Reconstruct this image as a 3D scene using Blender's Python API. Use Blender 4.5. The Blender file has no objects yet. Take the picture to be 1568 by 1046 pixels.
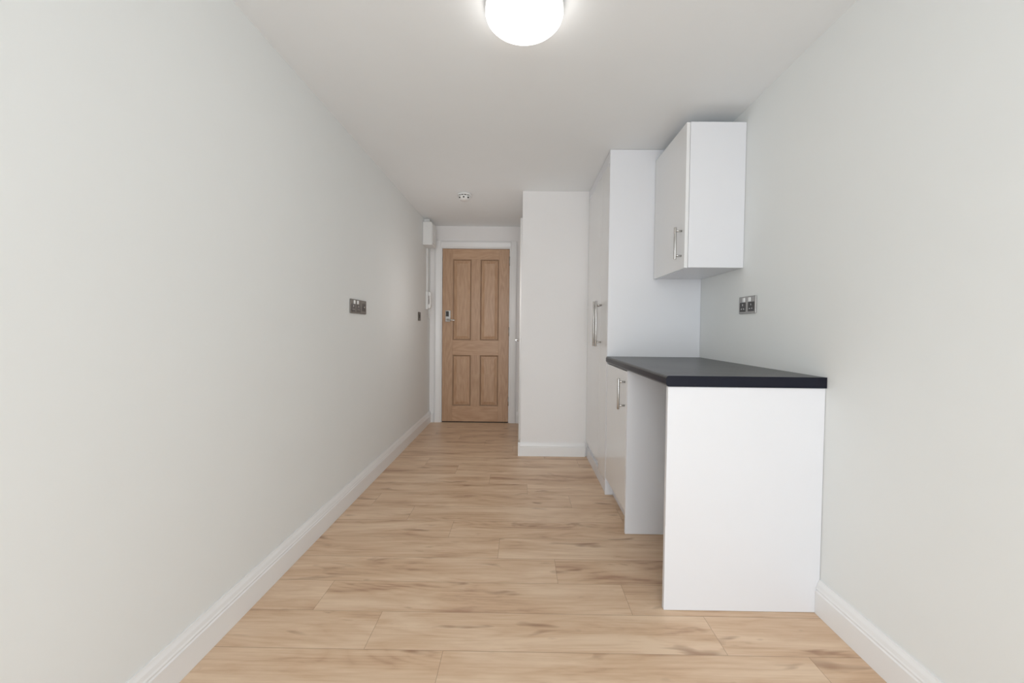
import bpy, bmesh, math, random
from mathutils import Matrix, Vector
from math import sin, cos, pi

scene = bpy.context.scene
# ------------------------------------------------------------------ dimensions (metres)
XWL, XWR = -1.042, 1.162          # side walls
YB, YE = -1.60, 4.486             # window wall / entrance wall
H = 2.2415                        # ceiling
Y1, Y2, Y3, Y4 = 1.497, 2.060, 2.552, 3.333
XK = 0.004                        # partition left face
XF = 0.5585                       # cupboard fronts
BH, BT = 0.130, 0.018             # skirting

# ------------------------------------------------------------------ material helpers
def new_mat(name):
    m = bpy.data.materials.new(name); m.use_nodes = True
    nt = m.node_tree
    return m, nt, nt.nodes['Principled BSDF']

def paint(name, col, rough=0.6, var=0.012, bump=0.0, scale=6.0, spec=0.5, metal=0.0, bscale=220):
    m, nt, b = new_mat(name)
    N, L = nt.nodes, nt.links
    tc = N.new('ShaderNodeTexCoord')
    no = N.new('ShaderNodeTexNoise'); no.inputs['Scale'].default_value = scale; no.inputs['Detail'].default_value = 4
    L.new(tc.outputs['Object'], no.inputs['Vector'])
    mx = N.new('ShaderNodeMix'); mx.data_type = 'RGBA'
    mx.inputs['A'].default_value = (*[max(0, c*(1-var)) for c in col], 1)
    mx.inputs['B'].default_value = (*[min(1, c*(1+var)) for c in col], 1)
    L.new(no.outputs['Fac'], mx.inputs['Factor'])
    L.new(mx.outputs['Result'], b.inputs['Base Color'])
    b.inputs['Roughness'].default_value = rough
    b.inputs['Metallic'].default_value = metal
    b.inputs['Specular IOR Level'].default_value = spec
    return m

M_wall = paint('wall_paint', (0.845, 0.862, 0.852), 0.8, spec=0.3)
M_ceil = paint('ceiling_paint', (0.89, 0.91, 0.92), 0.85, spec=0.3)
M_wallb = paint('wall_paint_hall', (0.89, 0.872, 0.865), 0.8, spec=0.3)
M_trim = paint('trim_gloss_white', (0.89, 0.885, 0.88), 0.3)
M_cab = paint('cabinet_white', (0.805, 0.81, 0.84), 0.28)
M_cabg = paint('cabinet_gloss_white', (0.83, 0.83, 0.83), 0.14)
M_plas = paint('white_plastic', (0.84, 0.84, 0.83), 0.35)
M_dark = paint('dark_plastic', (0.025, 0.022, 0.02), 0.4)
M_gap = paint('shadow_gap', (0.05, 0.045, 0.04), 0.9)
M_nick = paint('brushed_nickel', (0.50, 0.49, 0.47), 0.25, var=0.05, metal=1.0, scale=60)
M_plate = paint('socket_plate_steel', (0.17, 0.155, 0.14), 0.5, var=0.05, metal=0.4, scale=50, spec=0.3)
M_plate2 = paint('socket_plate_satin', (0.36, 0.35, 0.34), 0.35, var=0.05, metal=0.6, scale=50, spec=0.4)
M_blk = paint('worktop_edge_black', (0.006, 0.007, 0.015), 0.35, spec=0.2)

# worktop slate
M_top, nt, b = new_mat('worktop_slate_laminate'); N, L = nt.nodes, nt.links
tc = N.new('ShaderNodeTexCoord')
n1 = N.new('ShaderNodeTexNoise'); n1.inputs['Scale'].default_value = 5; n1.inputs['Detail'].default_value = 8; n1.inputs['Distortion'].default_value = 1.0
n2 = N.new('ShaderNodeTexNoise'); n2.inputs['Scale'].default_value = 90; n2.inputs['Detail'].default_value = 3
L.new(tc.outputs['Object'], n1.inputs['Vector']); L.new(tc.outputs['Object'], n2.inputs['Vector'])
ad = N.new('ShaderNodeMath'); ad.operation = 'MULTIPLY'
L.new(n1.outputs['Fac'], ad.inputs[0]); L.new(n2.outputs['Fac'], ad.inputs[1])
cr = N.new('ShaderNodeValToRGB'); cr.color_ramp.elements[0].position = 0.12; cr.color_ramp.elements[0].color = (0.018, 0.018, 0.018, 1)
cr.color_ramp.elements[1].position = 0.42; cr.color_ramp.elements[1].color = (0.060, 0.060, 0.060, 1)
L.new(ad.outputs[0], cr.inputs['Fac']); L.new(cr.outputs['Color'], b.inputs['Base Color'])
b.inputs['Roughness'].default_value = 0.33; b.inputs['Specular IOR Level'].default_value = 0.4
bp = N.new('ShaderNodeBump'); bp.inputs['Strength'].default_value = 0.15; bp.inputs['Distance'].default_value = 0.001
L.new(n2.outputs['Fac'], bp.inputs['Height']); L.new(bp.outputs['Normal'], b.inputs['Normal'])

# lamp diffuser
M_lamp, nt, b = new_mat('lamp_opal_diffuser')
b.inputs['Base Color'].default_value = (0.9, 0.9, 0.88, 1)
b.inputs['Emission Color'].default_value = (1.0, 0.97, 0.93, 1)
b.inputs['Emission Strength'].default_value = 5.2

def math_node(N, L, op, a, b_=None):
    n = N.new('ShaderNodeMath'); n.operation = op
    for i, v in enumerate((a, b_)):
        if v is None: continue
        if isinstance(v, (int, float)): n.inputs[i].default_value = v
        else: L.new(v, n.inputs[i])
    return n.outputs[0]

# laminate plank floor, boards running along X
M_floor, nt, b = new_mat('oak_laminate_floor'); N, L = nt.nodes, nt.links
MN = lambda op, a, c=None: math_node(N, L, op, a, c)
tc = N.new('ShaderNodeTexCoord'); sp = N.new('ShaderNodeSeparateXYZ'); L.new(tc.outputs['Object'], sp.inputs[0])
PW, PL = 0.178, 1.22
yr = MN('DIVIDE', MN('ADD', sp.outputs['Y'], 10*PW - 1.467), PW)
row = MN('FLOOR', yr); fy = MN('FRACT', yr)
xr = MN('DIVIDE', MN('ADD', MN('ADD', sp.outputs['X'], 0.25), MN('MULTIPLY', MN('SUBTRACT', row, 8.0), 0.267)), PL)
col = MN('FLOOR', xr); fx = MN('FRACT', xr)
cb = N.new('ShaderNodeCombineXYZ'); L.new(row, cb.inputs[0]); L.new(col, cb.inputs[1])
wid = N.new('ShaderNodeTexWhiteNoise'); wid.noise_dimensions = '3D'; L.new(cb.outputs[0], wid.inputs['Vector'])
pid = wid.outputs['Value']
def gcoord(sx, sy):
    c = N.new('ShaderNodeCombineXYZ')
    L.new(MN('MULTIPLY', sp.outputs['X'], sx), c.inputs[0])
    L.new(MN('MULTIPLY', sp.outputs['Y'], sy), c.inputs[1])
    L.new(MN('MULTIPLY', pid, 37.0), c.inputs[2])
    return c.outputs[0]
def noise(vec, scale, detail=4, dist=0.0, rough=0.5):
    n = N.new('ShaderNodeTexNoise'); n.inputs['Scale'].default_value = scale; n.inputs['Detail'].default_value = detail
    n.inputs['Distortion'].default_value = dist; n.inputs['Roughness'].default_value = rough
    L.new(vec, n.inputs['Vector']); return n.outputs['Fac']
fib = noise(gcoord(1.8, 70), 2.0, 6, 0.1, 0.65)
cath = noise(gcoord(0.85, 6.0), 1.1, 1.5, 0.2)
rings = MN('POWER', MN('ADD', MN('MULTIPLY', MN('SINE', MN('MULTIPLY', cath, 90.0)), 0.5), 0.5), 0.5)
patch = noise(gcoord(1.3, 8.0), 1.6, 5, 0.4, 0.6)
knot = noise(gcoord(3.2, 11.0), 1.5, 2, 0.4)
r1 = N.new('ShaderNodeValToRGB'); e = r1.color_ramp.elements
e[0].position = 0.31; e[0].color = (0.385, 0.21, 0.130, 1)
e[1].position = 0.63; e[1].color = (0.78, 0.575, 0.40, 1)
em = e.new(0.455); em.color = (0.64, 0.425, 0.270, 1)
mixv = MN('ADD', MN('ADD', MN('MULTIPLY', patch, 0.66), MN('MULTIPLY', fib, 0.26)), MN('MULTIPLY', rings, 0.05))
mixv = MN('ADD', mixv, MN('MULTIPLY', MN('SUBTRACT', pid, 0.5), 0.08))
mixv = MN('ADD', mixv, 0.022)
L.new(mixv, r1.inputs['Fac'])
kr = N.new('ShaderNodeValToRGB'); kr.color_ramp.elements[0].position = 0.64; kr.color_ramp.elements[0].color = (0, 0, 0, 1)
kr.color_ramp.elements[1].position = 0.78; kr.color_ramp.elements[1].color = (1, 1, 1, 1)
L.new(knot, kr.inputs['Fac'])
mk = N.new('ShaderNodeMix'); mk.data_type = 'RGBA'; L.new(MN('MULTIPLY', kr.outputs['Color'], 0.8), mk.inputs['Factor'])
L.new(r1.outputs['Color'], mk.inputs['A']); mk.inputs['B'].default_value = (0.26, 0.125, 0.07, 1)
# seams
ey = MN('MINIMUM', fy, MN('SUBTRACT', 1.0, fy)); ex = MN('MINIMUM', fx, MN('SUBTRACT', 1.0, fx))
sy_ = MN('LESS_THAN', ey, 0.0011/PW); sx_ = MN('LESS_THAN', ex, 0.0010/PL)
seam = MN('MAXIMUM', sy_, sx_)
ms = N.new('ShaderNodeMix'); ms.data_type = 'RGBA'; L.new(MN('MULTIPLY', seam, 0.5), ms.inputs['Factor'])
L.new(mk.outputs['Result'], ms.inputs['A']); ms.inputs['B'].default_value = (0.20, 0.10, 0.055, 1)
L.new(ms.outputs['Result'], b.inputs['Base Color'])
b.inputs['Roughness'].default_value = 0.37; b.inputs['Specular IOR Level'].default_value = 0.35
bp = N.new('ShaderNodeBump'); bp.inputs['Strength'].default_value = 0.10; bp.inputs['Distance'].default_value = 0.001
L.new(MN('SUBTRACT', fib, MN('MULTIPLY', seam, 1.0)), bp.inputs['Height']); L.new(bp.outputs['Normal'], b.inputs['Normal'])

def oak(name, vertical=True, seed=0.0, dark=1.0):
    m, nt, b = new_mat(name); N, L = nt.nodes, nt.links
    tc = N.new('ShaderNodeTexCoord'); mp = N.new('ShaderNodeMapping')
    mp.inputs['Scale'].default_value = (9, 9, 1.1) if vertical else (1.1, 9, 9)
    mp.inputs['Location'].default_value = (seed, seed*1.7, seed*0.6)
    L.new(tc.outputs['Object'], mp.inputs['Vector'])
    a = N.new('ShaderNodeTexNoise'); a.inputs['Scale'].default_value = 1.1; a.inputs['Detail'].default_value = 1; a.inputs['Distortion'].default_value = 0.3
    L.new(mp.outputs[0], a.inputs['Vector'])
    s = math_node(N, L, 'ADD', math_node(N, L, 'MULTIPLY', math_node(N, L, 'SINE', math_node(N, L, 'MULTIPLY', a.outputs['Fac'], 55)), 0.5), 0.5)
    f = N.new('ShaderNodeTexNoise'); f.inputs['Scale'].default_value = 9; f.inputs['Detail'].default_value = 5
    L.new(mp.outputs[0], f.inputs['Vector'])
    v = math_node(N, L, 'ADD', math_node(N, L, 'MULTIPLY', s, 0.20), math_node(N, L, 'MULTIPLY', f.outputs['Fac'], 0.80))
    r = N.new('ShaderNodeValToRGB'); e = r.color_ramp.elements
    e[0].position = 0.22; e[0].color = (0.46*dark, 0.265*dark, 0.150*dark, 1)
    e[1].position = 0.78; e[1].color = (0.61*dark, 0.385*dark, 0.238*dark, 1)
    L.new(v, r.inputs['Fac']); L.new(r.outputs['Color'], b.inputs['Base Color'])
    b.inputs['Roughness'].default_value = 0.42
    return m
M_oakv = oak('oak_veneer_vertical', True, 0.0, 0.92)
M_oakh = oak('oak_veneer_horizontal', False, 3.1, 0.98)
M_oakp = oak('oak_veneer_panel', True, 7.7, 0.96)
M_oakm = oak('oak_moulding', True, 5.2, 0.62)

# ------------------------------------------------------------------ mesh builder
class B:
    def __init__(s, name):
        s.name = name; s.bm = bmesh.new(); s.mats = []
    def mi(s, m):
        if m not in s.mats: s.mats.append(m)
        return s.mats.index(m)
    def merge(s, tmp, mat, smooth=False):
        idx = s.mi(mat)
        for f in tmp.faces: f.material_index = idx; f.smooth = smooth
        me = bpy.data.meshes.new('tmp'); tmp.to_mesh(me); tmp.free()
        s.bm.from_mesh(me); bpy.data.meshes.remove(me)
    def box(s, x0, x1, y0, y1, z0, z1, mat, bev=0.0, seg=2):
        t = bmesh.new(); bmesh.ops.create_cube(t, size=1)
        for v in t.verts:
            v.co = Vector(((x0+x1)/2+v.co.x*(x1-x0), (y0+y1)/2+v.co.y*(y1-y0), (z0+z1)/2+v.co.z*(z1-z0)))
        if bev > 0: bmesh.ops.bevel(t, geom=t.edges[:], offset=bev, segments=seg, profile=0.5, affect='EDGES')
        s.merge(t, mat)
    def cyl(s, p0, p1, r, mat, r2=None, seg=24, bev=0.0):
        p0, p1 = Vector(p0), Vector(p1); d = p1-p0
        t = bmesh.new()
        bmesh.ops.create_cone(t, cap_ends=True, segments=seg, radius1=r, radius2=r if r2 is None else r2, depth=d.length)
        if bev > 0:
            es = [e for e in t.edges if len([f for f in e.link_faces if len(f.verts) > 4]) == 1]
            bmesh.ops.bevel(t, geom=es, offset=bev, segments=2, profile=0.5, affect='EDGES')
        q = d.to_track_quat('Z', 'Y').to_matrix().to_4x4()
        bmesh.ops.transform(t, matrix=Matrix.Translation((p0+p1)/2) @ q, verts=t.verts)
        idx = s.mi(mat)
        for f in t.faces:
            f.material_index = idx; f.smooth = len(f.verts) == 4
        me = bpy.data.meshes.new('tmp'); t.to_mesh(me); t.free(); s.bm.from_mesh(me); bpy.data.meshes.remove(me)
    def lathe(s, prof, center, mat, seg=64, axis='Z'):
        t = bmesh.new(); rings = []
        for r, z in prof:
            if r < 1e-6: rings.append([t.verts.new((0, 0, z))])
            else: rings.append([t.verts.new((r*cos(2*pi*i/seg), r*sin(2*pi*i/seg), z)) for i in range(seg)])
        for a, c in zip(rings[:-1], rings[1:]):
            for i in range(seg):
                j = (i+1) % seg
                if len(a) == 1: t.faces.new((a[0], c[i], c[j]))
                elif len(c) == 1: t.faces.new((a[i], a[j], c[0]))
                else: t.faces.new((a[i], a[j], c[j], c[i]))
        bmesh.ops.recalc_face_normals(t, faces=t.faces)
        bmesh.ops.translate(t, verts=t.verts, vec=center)
        s.merge(t, mat, True)
    def prism(s, prof, fn, a, c, mat):
        """extrude closed 2-D profile between parameters a and c; fn(u,v,t)->xyz"""
        t = bmesh.new()
        A = [t.verts.new(fn(u, v, a)) for u, v in prof]; C = [t.verts.new(fn(u, v, c)) for u, v in prof]
        n = len(prof)
        for i in range(n):
            j = (i+1) % n; t.faces.new((A[i], A[j], C[j], C[i]))
        t.faces.new(A); t.faces.new(C[::-1])
        bmesh.ops.recalc_face_normals(t, faces=t.faces)
        s.merge(t, mat)
    def done(s):
        me = bpy.data.meshes.new(s.name); s.bm.to_mesh(me); s.bm.free()
        for m in s.mats: me.materials.append(m)
        o = bpy.data.objects.new(s.name, me); scene.collection.objects.link(o)
        return o

# ------------------------------------------------------------------ shell
T = 0.12
o = B('floor'); o.box(XWL-T, XWR+T, YB-T, YE+T, -0.1, 0, M_floor); o.done()
o = B('ceiling'); o.box(XWL-T, XWR+T, YB-T, YE+T, H, H+0.1, M_ceil); o.done()
o = B('wall_left'); o.box(XWL-T, XWL, YB, YE, 0, H, M_wall); o.done()
o = B('wall_right'); o.box(XWR, XWR+T, YB, YE, 0, H, M_wall); o.done()
# entrance wall with door opening
DX0, DX1, DZ = -0.9016, -0.1388, 1.987
JG = 0.022
o = B('wall_entrance')
o.box(XWL-T, DX0-JG, YE, YE+T, 0, H, M_wallb); o.box(DX1+JG, XWR+T, YE, YE+T, 0, H, M_wallb)
o.box(DX0-JG, DX1+JG, YE, YE+T, DZ+JG, H, M_wallb); o.done()
# partition (boxed-in shower room) with side door opening
SD0, SD1, SDZ = 3.53, 4.27, 1.985
o = B('wall_partition')
o.box(XK, XWR, Y4, Y4+0.10, 0, H, M_wallb)
o.box(XK, XK+0.10, Y4+0.10, SD0, 0, H, M_wallb)
o.box(XK, XK+0.10, SD1, YE, 0, H, M_wallb)
o.box(XK, XK+0.10, SD0, SD1, SDZ, H, M_wallb); o.done()
# window wall behind the camera
WX0, WX1, WZ0, WZ1 = -0.85, 0.97, 0.12, 2.12
o = B('wall_window')
o.box(XWL-T, WX0, YB-T, YB, 0, H, M_wall); o.box(WX1, XWR+T, YB-T, YB, 0, H, M_wall)
o.box(WX0, WX1, YB-T, YB, 0, WZ0, M_wall); o.box(WX0, WX1, YB-T, YB, WZ1, H, M_wall); o.done()
o = B('window_1')
fy0, fy1 = YB-0.09, YB-0.03
o.box(WX0, WX0+0.05, fy0, fy1, WZ0, WZ1, M_trim, .004); o.box(WX1-0.05, WX1, fy0, fy1, WZ0, WZ1, M_trim, .004)
o.box(WX0+.05, WX1-.05, fy0, fy1, WZ0, WZ0+0.05, M_trim, .004); o.box(WX0+.05, WX1-.05, fy0, fy1, WZ1-0.05, WZ1, M_trim, .004)
xm = (WX0+WX1)/2
o.box(xm-0.03, xm+0.03, fy0, fy1, WZ0+.05, WZ1-.05, M_trim, .004)
o.done()

# skirtings : profile (out, up)
SK = [(0, 0), (BT, 0), (BT, BH-0.045), (BT-0.004, BH-0.041), (BT-0.004, BH-0.036), (BT-0.001, BH-0.033), (BT-0.004, BH-0.028),
      (BT-0.007, BH-0.016), (BT-0.012, BH-0.006), (BT-0.014, BH), (0, BH)]
G = 0.0005
def skirt(name, runs, k=1.0):
    o = B(name)
    for fn, a, c in runs: o.prism([(u, v*k) for u, v in SK], fn, a, c, M_trim)
    o.done()
skirt('baseboard_left', [(lambda u, v, t: (XWL+G+u, t, v+G), YB+BT+0.002, YE-G)])
skirt('baseboard_right', [(lambda u, v, t: (XWR-G-u, t, v+G), YB+BT+0.002, Y1-0.001)])
skirt('baseboard_partition', [(lambda u, v, t: (t, Y4-G-u, v+G), XK-BT, XF-0.002),
                              (lambda u, v, t: (XK-G-u, t, v+G), Y4-BT, SD0-0.072),
                              (lambda u, v, t: (XK-G-u, t, v+G), SD1+0.072, YE-BT-.001)], 0.87)
skirt('baseboard_entrance', [(lambda u, v, t: (t, YE-G-u, v+G), DX1+0.094, XK-0.001),
                             (lambda u, v, t: (t, YE-G-u, v+G), XWL+BT+0.001, DX0-0.094)])
skirt('baseboard_window', [(lambda u, v, t: (t, YB+G+u, v+G), XWL+G, XWR-G)], 0.88)

# ------------------------------------------------------------------ entrance door
AR = [(0, 0), (0.075, 0), (0.075, 0.010), (0.068, 0.016), (0.055, 0.018), (0.030, 0.014), (0.012, 0.012), (0.006, 0.008), (0, 0.004)]  # (away from opening, out)
o = B('trim_entrance')
xa, xb, zt = DX0-0.012, DX1+0.012, DZ+0.010
o.prism(AR, lambda u, v, t: (xa-u, YE-G-v, t), 0.0005, zt+0.075, M_trim)
o.prism(AR, lambda u, v, t: (xb+u, YE-G-v, t), 0.0005, zt+0.075, M_trim)
o.prism(AR, lambda u, v, t: (t, YE-G-v, zt+u), xa-0.002, xb+0.002, M_trim)
o.box(DX0-JG+.0005, DX0-0.003, YE, YE+T, 0.0005, DZ+JG-.001, M_trim)
o.box(DX1+0.003, DX1+JG-.0005, YE, YE+T, 0.0005, DZ+JG-.001, M_trim)
o.box(DX0-0.003, DX1+0.003, YE, YE+T, DZ+0.003, DZ+JG-.001, M_trim)
o.done()

door = bpy.data.objects.new('door_1', None); scene.collection.objects.link(door)
def part(b, parent):
    ob = b.done(); ob.parent = parent; return ob
W = DX1-DX0; yF = YE+0.006; yD = yF+0.044; z0 = 0.010
sw = 0.118; pw = 0.212; mw = W-2*sw-2*pw
xs = [DX0, DX0+sw, DX0+sw+pw, DX0+sw+pw+mw, DX1-sw, DX1]
zr = [z0, 0.190, 0.775, 0.945, 1.868, DZ]
b_ = B('door_leaf')
b_.box(xs[0], xs[1], yF, yD, z0, DZ, M_oakv, .0015, 1); b_.box(xs[4], xs[5], yF, yD, z0, DZ, M_oakv, .0015, 1)
for za, zb in ((zr[0], zr[1]), (zr[2], zr[3]), (zr[4], zr[5])):
    b_.box(xs[1]+.0003, xs[4]-.0003, yF+.0004, yD-.0004, za, zb, M_oakh, .001, 1)
for za, zb in ((zr[1], zr[2]), (zr[3], zr[4])):
    b_.box(xs[2], xs[3], yF+.0004, yD-.0004, za, zb, M_oakv, .001, 1)
    for xa_, xb_ in ((xs[1], xs[2]), (xs[3], xs[4])):
        steps = [(0, 0.000), (0.004, 0.001), (0.010, 0.008), (0.014, 0.014), (0.020, 0.014), (0.045, 0.006), (0.048, 0.005)]
        t = bmesh.new(); rings_ = []
        for ins, dep in steps:
            rings_.append([t.verts.new((x, yF+dep, z)) for x, z in ((xa_+ins, za+ins), (xb_-ins, za+ins), (xb_-ins, zb-ins), (xa_+ins, zb-ins))])
        im, ip = b_.mi(M_oakm), b_.mi(M_oakp)
        for k, (r0, r1_) in enumerate(zip(rings_[:-1], rings_[1:])):
            for i in range(4):
                j = (i+1) % 4; f = t.faces.new((r0[i], r0[j], r1_[j], r1_[i])); f.material_index = im if k < 3 else ip
        f = t.faces.new(rings_[-1]); f.material_index = ip
        me = bpy.data.meshes.new('t'); t.to_mesh(me); t.free(); b_.bm.from_mesh(me); bpy.data.meshes.remove(me)
        b_.box(xa_, xb_, yD-0.02, yD-0.008, za, zb, M_oakp)
part(b_, door)
b_ = B('door_lock_handle')
hx = DX0+0.066
b_.box(hx-0.030, hx+0.030, yF-0.012, yF-0.0005, 1.155, 1.285, M_nick, .004)
b_.box(hx-0.022, hx+0.010, yF-0.020, yF-0.012, 1.215, 1.275, M_dark, .004)
b_.cyl((hx, yF-0.012, 1.178), (hx, yF-0.05, 1.178), 0.010, M_nick)
b_.cyl((hx-0.008, yF-0.048, 1.178), (hx+0.085, yF-0.048, 1.172), 0.009, M_nick, bev=0.002)
part(b_, door)
b_ = B('hinges')
for z in (0.20, 1.0, 1.80):
    b_.cyl((DX1+0.0015, yF-0.004, z), (DX1+0.0015, yF-0.004, z+0.10), 0.006, M_nick, seg=16)
part(b_, door)
b_ = B('door_gap_shade'); b_.box(DX0, DX1, YE+0.001, YE+0.11, 0.0005, 0.006, M_gap, .001, 1); part(b_, door)  # near-black strip: shade of the gap under the door put into colour
o = B('wall_landing'); o.box(DX0-0.3, DX1+0.3, YE+T+0.02, YE+T+0.06, 0, H, M_gap); o.done()

# ------------------------------------------------------------------ side door (white) in partition
o = B('trim_side_door')
o.prism(AR, lambda u, v, t: (XK-G-v, SD0-u+.006, t), 0.0005, SDZ+0.069, M_trim)
o.prism(AR, lambda u, v, t: (XK-G-v, SD1+u-.006, t), 0.0005, SDZ+0.069, M_trim)
o.prism(AR, lambda u, v, t: (XK-G-v, t, SDZ-.006+u), SD0+.004, SD1-.004, M_trim)
o.done()
d2 = bpy.data.objects.new('door_2', None); scene.collection.objects.link(d2)
b_ = B('door_leaf'); b_.box(XK+0.008, XK+0.048, SD0+.003, SD1-.003, 0.008, SDZ-.003, M_trim, .002)
for za, zb in ((0.2, 0.8), (0.95, 1.85)):
    for ya, yb in ((SD0+0.11, SD0+0.33), (SD0+0.41, SD0+0.63)):
        b_.box(XK+0.003, XK+0.0079, ya, yb, za, zb, M_trim, .002)
part(b_, d2)
b_ = B('lever_handle')
b_.cyl((XK+0.008, SD0+0.06, 0.98), (XK-0.002, SD0+0.06, 0.98), 0.026, M_nick)
b_.cyl((XK, SD0+0.06, 0.98), (XK-0.048, SD0+0.06, 0.98), 0.009, M_nick)
b_.cyl((XK-0.046, SD0+0.052, 0.98), (XK-0.046, SD0+0.17, 0.98), 0.009, M_nick, bev=.002)
part(b_, d2)

# ------------------------------------------------------------------ bar handles
def bar_handle(b_, xface, y, za, zb, r=0.006, out=0.034):
    xb_ = xface-out
    b_.cyl((xb_, y, za), (xb_, y, zb), r, M_nick, bev=0.001)
    m = 0.032 if zb-za < 0.2 else 0.05
    for z in (za+m*0.6, zb-m*0.6):
        b_.cyl((xface, y, z), (xb_, y, z), r*0.8, M_nick, seg=16)

# tall cupboard
g = 0.0015
o = B('tall_cupboard')
FT = XF+0.004
YS = 2.80
yt0 = Y3+g
o.box(FT+0.019, XWR-g, yt0+.018, Y4-.001, 0.001, H-.002, M_cab)
o.box(FT, XWR-g, yt0, yt0+0.018, 0.001, H-.002, M_cab, .0008, 1)
o.box(FT, FT+0.018, yt0+0.0185, YS-.0015, 0.085, H-0.075, M_cabg, .0015)
o.box(FT, FT+0.018, YS+.0015, Y4-.002, 0.135, H-0.075, M_cabg, .0015)
o.box(FT+0.002, FT+0.018, yt0+0.0185, Y4-.002, H-0.072, H-.003, M_cab)
o.box(FT+0.006, FT+0.018, yt0+0.0185, Y4-BT-.002, 0.001, 0.082, M_cab)
bar_handle(o, FT, 2.855, 0.965, 1.285, 0.008, 0.036)
bar_handle(o, FT, 2.765, 0.965, 1.285, 0.008, 0.036)
o.done()

# base cabinet
XP = 0.5634
o = B('base_cabinet')
o.box(XP, XWR-g, Y2, Y2+0.018, 0.001, 0.868, M_cab, .001, 1)
o.box(XP+0.020, XWR-g, Y2+.018, Y3-.002, 0.10, 0.868, M_cab)
o.box(XP+0.050, XP+.066, Y2+.018, Y3-.002, 0.001, 0.10, M_cab)
o.box(XP, XP+0.018, Y2+.0195, Y3-.003, 0.115, 0.862, M_cabg, .0015)
bar_handle(o, XP, 2.115, 0.655, 0.822, 0.007, 0.034)
o.done()
o = B('worktop_end_panel')
o.box(XP, XWR-g, Y1, Y1+0.018, 0.001, 0.868, M_cab, .001, 1)
o.box(XWR-0.04, XWR-g, Y1+.018, Y1+.038, 0.80, 0.868, M_cab)
o.done()

# worktop, post-formed front edge, black end strip
XC = 0.5550
o = B('kitchen_worktop')
prof = [(XWR-g, 0.870)]
R = 0.010
prof += [(XC+R-R*sin(a), 0.870+R-R*cos(a)) for a in [i*pi/2/5 for i in range(6)]]
prof += [(XC+R-R*cos(a), 0.910-R+R*sin(a)) for a in [i*pi/2/5 for i in range(6)]]
prof += [(XWR-g, 0.910)]
o.prism(prof, lambda u, v, t: (u, t, v), Y1-0.004, Y3-0.001, M_top)
o.prism([(u if u > XC+.02 else u-.0004, v+(0.0006 if v > .89 else -.0006)) for u, v in prof], lambda u, v, t: (u, t, v), Y1-0.0065, Y1-0.004, M_blk)
o.box(XC-0.0012, XC-0.0002, Y1-0.0065, Y3-0.001, 0.879, 0.901, M_blk)
o.done()

# wall cabinet
XW, ZW0, ZW1 = 0.852, 1.414, 2.168
YC0, YC1 = 2.074, Y3-0.001
o = B('wall_cabinet')
o.box(XW+0.0195, XWR-g, YC0, YC1, ZW0, ZW1, M_cab, .001, 1)
o.box(XW, XW+0.018, YC0+.001, YC1-.002, ZW0-.002, ZW1-.002, M_cabg, .0015)
bar_handle(o, XW, 2.115, 1.462, 1.632, 0.007, 0.034)
o.done()

# ------------------------------------------------------------------ ceiling lamp
LX, LY = 0.0, 1.425
o = B('ceiling_lamp')
o.lathe([(0, -0.0005), (0.130, -0.0005), (0.137, -0.004), (0.1390, -0.022), (0.134, -0.025), (0.0, -0.025)], (LX, LY, H), M_plas)
o.lathe([(0.131, -0.0252), (0.136, -0.030), (0.138, -0.041), (0.135, -0.051), (0.125, -0.061), (0.105, -0.068), (0.07, -0.073), (0.035, -0.076), (0, -0.077)], (LX, LY, H), M_lamp)
o.done()

# smoke detector
SX, SY = -0.50, 3.42
o = B('smoke_detector')
o.lathe([(0, -0.0005), (0.058, -0.0005), (0.060, -0.003), (0.060, -0.012), (0.056, -0.015), (0.0, -0.015)], (SX, SY, H), M_plas)
o.lathe([(0.046, -0.015), (0.046, -0.024)], (SX, SY, H), M_dark)
o.lathe([(0.0, -0.023), (0.053, -0.023), (0.054, -0.028), (0.048, -0.044), (0.036, -0.053), (0.0, -0.055)], (SX, SY, H), M_plas)
for i in range(12):
    a = 2*pi*i/12
    o.cyl((SX+0.051*cos(a), SY+0.051*sin(a), H-0.014), (SX+0.051*cos(a), SY+0.051*sin(a), H-0.024), 0.004, M_plas, seg=8)
for i in range(3):
    a = -pi/2+(i-1)*0.8
    o.cyl((SX+0.044*cos(a), SY+0.044*sin(a), H-0.036), (SX+0.053*cos(a), SY+0.053*sin(a), H-0.040), 0.007, M_dark, seg=12)
o.done()

# ------------------------------------------------------------------ electrical plates
def wallmap(side):
    if side == 'L': return lambda n, y: (XWL+n, y)
    return lambda n, y: (XWR-n, y)
def pbox(o, side, y0, y1, n0, n1, z0, z1, mat, bev=0.0):
    f = wallmap(side); a, c = sorted((f(n0, 0)[0], f(n1, 0)[0]))
    o.box(a, c, y0, y1, z0, z1, mat, bev)
def double_socket(o, side, y0, zc, mat):
    y1 = y0+0.147; z0_, z1_ = zc-0.044, zc+0.044
    pbox(o, side, y0, y1, 0.0005, 0.008, z0_, z1_, mat, .0025)
    for k in (0, 1):
        yc = y0+0.0367+k*0.0735
        pbox(o, side, yc-0.026, yc+0.026, 0.008, 0.0095, zc-0.034, zc+0.014, M_dark, .0006)
        pbox(o, side, yc-0.003, yc+0.003, 0.0095, 0.0099, zc-0.004, zc+0.006, M_nick)
        pbox(o, side, yc-0.014, yc-0.006, 0.0095, 0.0099, zc-0.022, zc-0.017, M_nick)
        pbox(o, side, yc+0.006, yc+0.014, 0.0095, 0.0099, zc-0.022, zc-0.017, M_nick)
        yr_ = yc+(0.012 if k == 0 else -0.012)
        pbox(o, side, yr_-0.009, yr_+0.009, 0.008, 0.0125, zc+0.015, zc+0.037, M_plas, .001)
o = B('wall_socket'); double_socket(o, 'L', 2.378, 1.212, M_plate); o.done()
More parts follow.
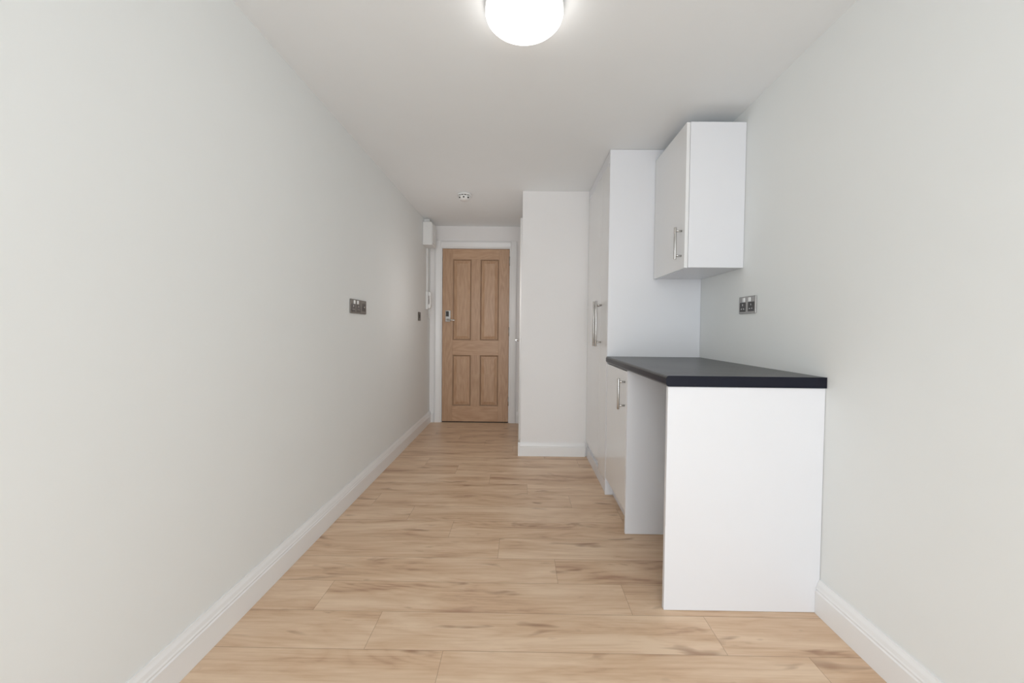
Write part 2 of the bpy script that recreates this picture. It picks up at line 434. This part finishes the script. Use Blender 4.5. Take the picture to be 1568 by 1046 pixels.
o = B('wall_socket'); double_socket(o, 'R', 1.948, 1.217, M_plate2); o.done()
o = B('aerial_outlet')
pbox(o, 'L', 2.531, 2.617, 0.0005, 0.008, 1.168, 1.256, M_plate, .0025)
pbox(o, 'L', 2.549, 2.599, 0.008, 0.0095, 1.187, 1.237, M_dark, .001)
o.cyl((XWL+.0095, 2.574, 1.212), (XWL+.014, 2.574, 1.212), 0.006, M_nick, seg=16)
o.done()
o = B('light_switch')
pbox(o, 'L', 3.955, 4.041, 0.0005, 0.008, 1.155, 1.243, M_plate, .0025)
pbox(o, 'L', 3.985, 4.011, 0.008, 0.012, 1.180, 1.218, M_dark, .001)
o.done()

# intercom handset with cable
o = B('intercom_handset')
pbox(o, 'L', 4.285, 4.375, 0.0, 0.022, 1.285, 1.485, M_plas, .005)
pbox(o, 'L', 4.292, 4.338, 0.022, 0.045, 1.295, 1.345, M_plas, .008)
pbox(o, 'L', 4.292, 4.338, 0.022, 0.045, 1.430, 1.480, M_plas, .008)
pbox(o, 'L', 4.296, 4.334, 0.034, 0.052, 1.305, 1.470, M_plas, .008)
pbox(o, 'L', 4.348, 4.368, 0.022, 0.025, 1.36, 1.40, M_dark, .001)
cu = [(XWL+0.03, 4.315, 1.297), (XWL+0.035, 4.315, 1.22), (XWL+0.025, 4.33, 1.17), (XWL+0.02, 4.35, 1.22), (XWL+0.015, 4.355, 1.287)]
for a, c in zip(cu[:-1], cu[1:]): o.cyl(a, c, 0.003, M_plas, seg=10)
o.done()
# electrical meter box and trunking
o = B('fuse_box')
pbox(o, 'L', 4.13, 4.32, 0.0005, 0.098, 1.955, 2.195, M_plas, .006)
pbox(o, 'L', 4.14, 4.31, 0.098, 0.104, 1.975, 2.175, M_plas, .003)
pbox(o, 'L', 4.20, 4.25, 0.104, 0.107, 2.06, 2.10, M_plas, .001)
pbox(o, 'L', 4.19, 4.27, 0.001, 0.06, 2.1955, H-.001, M_plas, .002)
o.done()
o = B('cable_trunking')
pbox(o, 'L', 4.30, 4.325, 0.0005, 0.017, 1.487, 1.954, M_plas, .002)
o.done()

# ------------------------------------------------------------------ lights
w = bpy.data.worlds.new('World'); scene.world = w; w.use_nodes = True
bg = w.node_tree.nodes['Background']
bg.inputs['Color'].default_value = (0.915, 0.965, 1.0, 1); bg.inputs['Strength'].default_value = 5.4
ld = bpy.data.lights.new('window_portal', 'AREA'); ld.shape = 'RECTANGLE'; ld.size = WX1-WX0; ld.size_y = WZ1-WZ0
ld.cycles.is_portal = True
lo = bpy.data.objects.new('window_portal', ld); scene.collection.objects.link(lo)
lo.location = ((WX0+WX1)/2, YB-0.11, (WZ0+WZ1)/2)
lo.rotation_euler = (math.radians(90), 0, 0)
d = lo.rotation_euler.to_matrix() @ Vector((0, 0, -1))
if d.y < 0: lo.rotation_euler = (math.radians(-90), 0, 0)
pl = bpy.data.lights.new('hall_fill', 'POINT'); pl.energy = 3.0; pl.color = (1.0, 0.93, 0.89); pl.shadow_soft_size = 0.0  # added fill with no fixture, brightens the corridor from mid-air
po = bpy.data.objects.new('hall_fill', pl); scene.collection.objects.link(po); po.location = (-0.42, 3.35, 1.35)

# ------------------------------------------------------------------ camera
f, pitch, yaw, roll, h, sx, sy = 601.03, 0.0251, -0.0086, -0.0105, 1.0824, 8.38, -4.24
ex_ = Vector((cos(yaw), -sin(yaw), 0)); ey_ = Vector((sin(yaw), cos(yaw), 0)); ez_ = Vector((0, 0, 1))
fw = cos(pitch)*ey_-sin(pitch)*ez_; up = sin(pitch)*ey_+cos(pitch)*ez_
R_ = cos(roll)*ex_-sin(roll)*up; U_ = sin(roll)*ex_+cos(roll)*up
cam = bpy.data.cameras.new('camera'); co = bpy.data.objects.new('camera', cam); scene.collection.objects.link(co)
cam.sensor_width = 36; cam.lens = f/1568*36; cam.shift_x = -sx/1568; cam.shift_y = sy/1568; cam.clip_start = 0.02
m = Matrix((R_, U_, -fw)).transposed().to_4x4(); m.translation = Vector((0, 0, h)); co.matrix_world = m
scene.camera = co
scene.view_settings.view_transform = 'Standard'
scene.view_settings.look = 'None'
scene.view_settings.exposure = 0.0
scene.view_settings.gamma = 1.07
